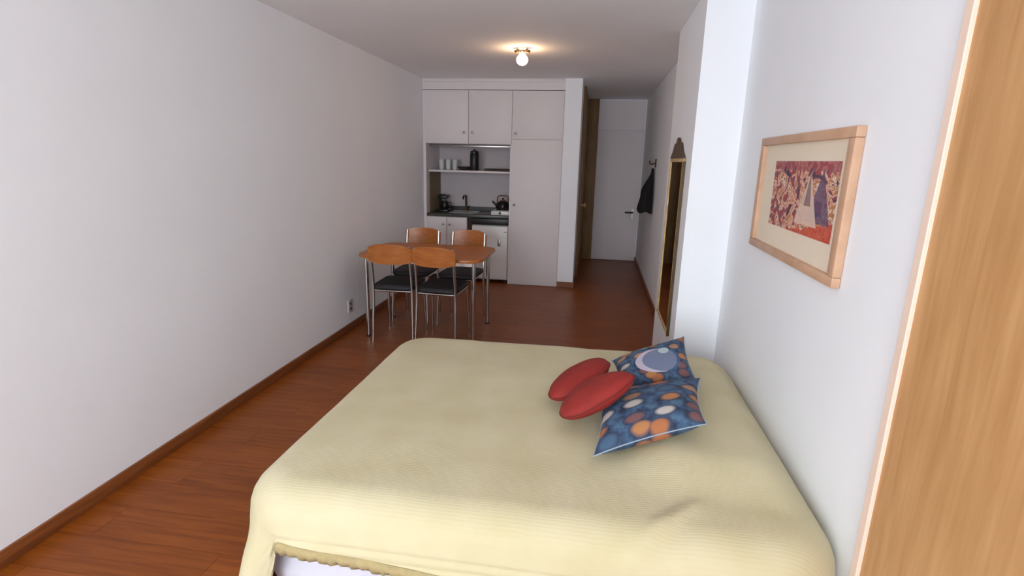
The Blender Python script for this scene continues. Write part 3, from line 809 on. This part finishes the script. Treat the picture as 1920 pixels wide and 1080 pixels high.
# ------------------------------------------------------------------ cushions
def cushion(name, corners, T, m, label, seam=None, group=None, pinch=0.10, seed=0, rnd=0.0):
    """corners: near-left, near-right, far-right, far-left seam corners"""
    A, B, Cc, D = [Vector(c) for c in corners]
    ctr_ = (A + B + Cc + D) / 4
    nrm = (B - A).cross(D - A).normalized()
    if nrm.z < 0: nrm = -nrm
    N = 28; bm = bmesh.new(); uvl = bm.loops.layers.uv.new('UVMap'); G = {}
    def P(u, v):
        # edges bow inwards between the four pointed corners
        uu = u + (0.5 - u) * pinch * 4 * v * (1 - v) * (2 * abs(u - 0.5)) ** 2
        vv = v + (0.5 - v) * pinch * 4 * u * (1 - u) * (2 * abs(v - 0.5)) ** 2
        if rnd:
            a, b_ = 2 * uu - 1, 2 * vv - 1
            uu = uu * (1 - rnd) + rnd * (a * math.sqrt(1 - b_ * b_ / 2) + 1) / 2
            vv = vv * (1 - rnd) + rnd * (b_ * math.sqrt(1 - a * a / 2) + 1) / 2
        return (A * (1 - uu) + B * uu) * (1 - vv) + (D * (1 - uu) + Cc * uu) * vv
    for side in (1, -1):
        for i in range(N + 1):
            for j in range(N + 1):
                u, v = i / N, j / N
                if side == -1 and (i in (0, N) or j in (0, N)): G[side, i, j] = G[1, i, j]; continue
                su = 1 - abs(2 * u - 1) ** 2.6; sv = 1 - abs(2 * v - 1) ** 2.6
                h = T / 2 * (max(0, su * sv)) ** 0.55
                h *= 1 + 0.10 * mnoise.noise(Vector((u * 4 + seed, v * 4, seed * 1.7)))
                G[side, i, j] = bm.verts.new(P(u, v) + nrm * h * side - ctr_)
    for side in (1, -1):
        for i in range(N):
            for j in range(N):
                q = [(i, j), (i + 1, j), (i + 1, j + 1), (i, j + 1)]
                if side == -1: q = q[::-1]
                f = bm.faces.new([G[side, a, b_] for a, b_ in q])
                for lp, (a, b_) in zip(f.loops, q): lp[uvl].uv = (a / N, b_ / N)
    o = obj(name, bm, m, smooth='all', loc=ctr_)
    tag(o, label, 'cushion', group)
    if seam:
        bm = bmesh.new()
        ring = [P(k / N, 0) for k in range(N)] + [P(1, k / N) for k in range(N)] + [P(1 - k / N, 1) for k in range(N)] + [P(0, 1 - k / N) for k in range(N)]
        ring = [p - ctr_ for p in ring]; ring.append(ring[0])
        add_tube(bm, ring, 0.0026, 6, cap=False)
        obj('piping', bm, seam, o, smooth='all')
    return o

cushion('cushion', [(0.044, 1.703, 0.565), (0.441, 1.841, 0.66), (0.485, 2.225, 0.68), (0.061, 2.15, 0.59)], 0.13, 'blue_a',
        'blue cushion printed with rows of orange ovals, nearest the camera', 'piping', 'blue printed cushions', seed=1)
cushion('cushion', [(0.14, 2.22, 0.60), (0.495, 2.26, 0.625), (0.465, 2.585, 0.745), (0.12, 2.43, 0.65)], 0.12, 'blue_b',
        'blue cushion with a white crescent print, farther from the camera', 'piping', 'blue printed cushions', seed=4)
cushion('cushion', [(-0.105, 1.87, 0.58), (0.145, 1.905, 0.725), (0.20, 2.06, 0.765), (-0.045, 2.13, 0.615)], 0.10, 'red',
        'red cushion leaning on the oval-printed blue cushion', 'red_dark', 'small red cushions', seed=7, pinch=-0.12, rnd=0.75)
cushion('cushion', [(-0.165, 2.045, 0.575), (0.065, 2.145, 0.665), (0.115, 2.37, 0.695), (-0.11, 2.335, 0.595)], 0.10, 'red',
        'red cushion behind the other red one, toward the table', 'red_dark', 'small red cushions', seed=9, pinch=-0.12, rnd=0.75)

# ------------------------------------------------------------------ picture on the right wall
py0, py1, pz0, pz1 = 1.795, 2.755, 1.192, 1.692
pic = thing('framed_picture', 'framed abstract red and violet print with cream mat on the right wall', 'picture', (XR, (py0 + py1) / 2, pz0))
po = pic.location; fw = 0.034; fd = 0.03
def pb(name, y0, y1, z0, z1, x0, x1, m, bev=0.0, parent=pic):
    bm = bmesh.new(); add_box(bm, Vector((x0, y0, z0)) - po, Vector((x1, y1, z1)) - po, bev); return obj(name, bm, m, parent, smooth=bool(bev))
pb('frame_rail', py0, py1, pz1 - fw, pz1, XR - fd, XR - 0.001, 'frame_wood', 0.004)
pb('frame_rail', py0, py1, pz0, pz0 + fw, XR - fd, XR - 0.001, 'frame_wood', 0.004)
pb('frame_stile', py0, py0 + fw + 0.012, pz0 + fw, pz1 - fw, XR - fd, XR - 0.001, 'frame_wood', 0.004)
pb('frame_stile', py1 - fw - 0.012, py1, pz0 + fw, pz1 - fw, XR - fd, XR - 0.001, 'frame_wood', 0.004)
pb('mat_board', py0 + 0.036, py1 - 0.036, pz0 + 0.03, pz1 - 0.03, XR - 0.012, XR - 0.002, 'mat_board')
bm = bmesh.new(); uvl = bm.loops.layers.uv.new('UVMap')
q0, q1, s0, s1 = 1.895, 2.555, 1.318, 1.588; xx = XR - 0.0125
vs = [bm.verts.new(Vector(p) - po) for p in ((xx, q1, s0), (xx, q0, s0), (xx, q0, s1), (xx, q1, s1))]
f = bm.faces.new(vs)
for lp, uv in zip(f.loops, ((0, 0), (1, 0), (1, 1), (0, 1))): lp[uvl].uv = uv
me = bpy.data.meshes.new('print'); bm.to_mesh(me); bm.free(); me.materials.append(M['print'])
pr = bpy.data.objects.new('print', me); COL.objects.link(pr); pr.parent = pic; pr['label'] = 'abstract print in reds, creams and violets'

# ------------------------------------------------------------------ arched mirror on the pillar
my0, my1, mz0, mz1 = 3.50, 4.10, 0.45, 1.60
fw = 0.024
mi = thing('wall_mirror', 'tall gilt-framed mirror with crested top on the pillar side', 'mirror', (XP, (my0 + my1) / 2, mz0))
mo = mi.location
def mb(name, y0, y1, z0, z1, x0, x1, m, bev=0.0):
    bm = bmesh.new(); add_box(bm, Vector((x0, y0, z0)) - mo, Vector((x1, y1, z1)) - mo, bev); return obj(name, bm, m, mi, smooth=bool(bev))
mb('frame_stile', my0, my0 + fw, mz0, mz1, XP - 0.018, XP - 0.001, 'gold', 0.005)
mb('frame_stile', my1 - fw, my1, mz0, mz1, XP - 0.018, XP - 0.001, 'gold', 0.005)
mb('frame_rail', my0 + fw, my1 - fw, mz0, mz0 + fw, XP - 0.018, XP - 0.001, 'gold', 0.005)
mb('frame_rail', my0 + fw, my1 - fw, mz1 - fw, mz1, XP - 0.018, XP - 0.001, 'gold', 0.005)
mb('mirror_glass', my0 + fw - 0.01, my1 - fw + 0.01, mz0 + fw - 0.01, mz1 - fw + 0.01, XP - 0.012, XP - 0.004, 'mirror')
mb('outer_edge', my0 - 0.012, my0, mz0, mz1 - 0.02, XP - 0.018, XP - 0.001, 'gold_dark')
# crest: an ornamental arch above the top rail
bm = bmesh.new(); prof = []
N = 20
for i in range(N + 1):
    u = -1 + 2 * i / N
    prof.append((u * (my1 - my0) / 2, 0.005 + 0.115 * math.cos(u * math.pi / 2) ** 1.4 * (1 + 0.12 * math.cos(u * 14))))
fr_, bk = [], []
for s_, lst in ((-0.02, fr_), (-0.002, bk)):
    for (yy, zz) in prof: lst.append((bm.verts.new((s_, yy, mz1 - mz0)), bm.verts.new((s_, yy, mz1 - mz0 + zz))))
for i in range(N):
    bm.faces.new((fr_[i][0], fr_[i][1], fr_[i + 1][1], fr_[i + 1][0])); bm.faces.new((bk[i][0], bk[i + 1][0], bk[i + 1][1], bk[i][1]))
    bm.faces.new((fr_[i][1], bk[i][1], bk[i + 1][1], fr_[i + 1][1])); bm.faces.new((fr_[i][0], fr_[i + 1][0], bk[i + 1][0], bk[i][0]))
bm.faces.new((fr_[0][0], bk[0][0], bk[0][1], fr_[0][1])); bm.faces.new((fr_[N][0], fr_[N][1], bk[N][1], bk[N][0]))
obj('crest', bm, 'gold_dark', mi)

# ------------------------------------------------------------------ coat and hook in the corridor
hk = thing('coat_hook', 'small dark wall hook holding the black coat in the corridor', 'hook', (XC, 6.75, 1.56))
bm = bmesh.new(); add_box(bm, (-0.012, -0.025, -0.05), (-0.001, 0.025, 0.05), 0.003); obj('plate', bm, 'darkgap', hk, True)
bm = bmesh.new(); add_tube(bm, arc_pts([(-0.01, 0, 0.0), (-0.07, 0, -0.02), (-0.075, 0, 0.03)], 0.02), 0.008); obj('prong', bm, 'darkgap', hk, True)
bm = bmesh.new(); NR, NS = 18, 28; rings = []
for k in range(NR + 1):
    v = k / NR; zz = 1.50 - 0.525 * v
    ww = 0.02 + 0.075 * smooth(0.02, 0.45, v) + 0.03 * smooth(0.5, 0.95, v)
    dd = 0.018 + 0.050 * smooth(0.05, 0.55, v) + 0.018 * smooth(0.6, 1.0, v)
    if k == NR: ww *= 0.94; dd *= 0.9
    ring = []
    for s in range(NS):
        a = 2 * math.pi * s / NS
        fo = 1 + 0.10 * math.sin(5 * a + 2 * v) * smooth(0.2, 0.9, v) + 0.05 * math.sin(9 * a)
        ring.append(bm.verts.new((XC - 0.012 - dd - dd * math.cos(a) * fo * 0.98, 6.76 + ww * math.sin(a) * fo * 1.25, zz + 0.012 * math.sin(3 * a) * v)))
    rings.append(ring)
for a, b_ in zip(rings, rings[1:]):
    for s in range(NS): bm.faces.new((a[s], a[(s + 1) % NS], b_[(s + 1) % NS], b_[s]))
bm.faces.new(rings[0]); bm.faces.new(rings[-1][::-1])
bmesh.ops.translate(bm, verts=bm.verts, vec=(-(XC - 0.08), -6.76, -0.95))
ct = obj('hanging_coat', bm, 'coat', smooth='all', loc=(XC - 0.08, 6.76, 0.95))
tag(ct, 'black coat hanging on the corridor wall near the entrance door', 'coat')

# ------------------------------------------------------------------ ceiling lamp
LX, LY = -0.70, 4.88
lp = thing('ceiling_lamp', 'small ceiling lamp with a round lit bulb and two dark arms', 'lamp', (LX, LY, ZC))
bm = bmesh.new(); add_lathe(bm, [(0, -0.002), (0.05, -0.002), (0.05, -0.012), (0.03, -0.02), (0, -0.02)]); obj('ceiling_plate', bm, 'steel', lp, True)
for s in (-1, 1):
    bm = bmesh.new(); add_tube(bm, [(s * 0.02, 0, -0.018), (s * 0.042, 0, -0.026)], 0.006); ar = obj('arm', bm, 'gold_dark', lp, True)
    bm = bmesh.new(); add_lathe(bm, [(0, -0.014), (0.02, -0.016), (0.022, -0.03), (0.018, -0.038), (0, -0.04)], (s * 0.048, 0, 0), 16); obj('arm_cap', bm, 'gold_dark', ar, True)
bm = bmesh.new(); add_lathe(bm, [(0, -0.02), (0.018, -0.02), (0.022, -0.04), (0, -0.04)]); obj('socket', bm, 'steel', lp, True)
bm = bmesh.new(); add_lathe(bm, [(0, -0.04), (0.02, -0.041), (0.03, -0.056), (0.046, -0.078), (0.05, -0.096), (0.043, -0.118), (0.026, -0.134), (0, -0.14)]); bl = obj('bulb', bm, 'bulb', lp, 'all'); bl['label'] = 'glowing bulb'

# ------------------------------------------------------------------ wall socket on the left wall
so = thing('wall_socket', 'small grey power socket low on the left wall beside the table', 'socket', (XL, 4.42, 0.17))
bm = bmesh.new(); add_box(bm, (0.001, -0.042, 0), (0.011, 0.042, 0.115), 0.003); obj('plate', bm, 'plastic', so, True)
for dz in (0.035, 0.08):
    bm = bmesh.new(); add_lathe(bm, [(0, 0), (0.016, 0), (0.015, 0.003), (0, 0.003)], (0, 0, 0), 14)
    bmesh.ops.rotate(bm, verts=bm.verts, cent=(0, 0, 0), matrix=Matrix.Rotation(math.radians(90), 3, 'Y')); bmesh.ops.translate(bm, verts=bm.verts, vec=(0.011, 0, dz))
    obj('outlet', bm, 'gold_dark', so, True)
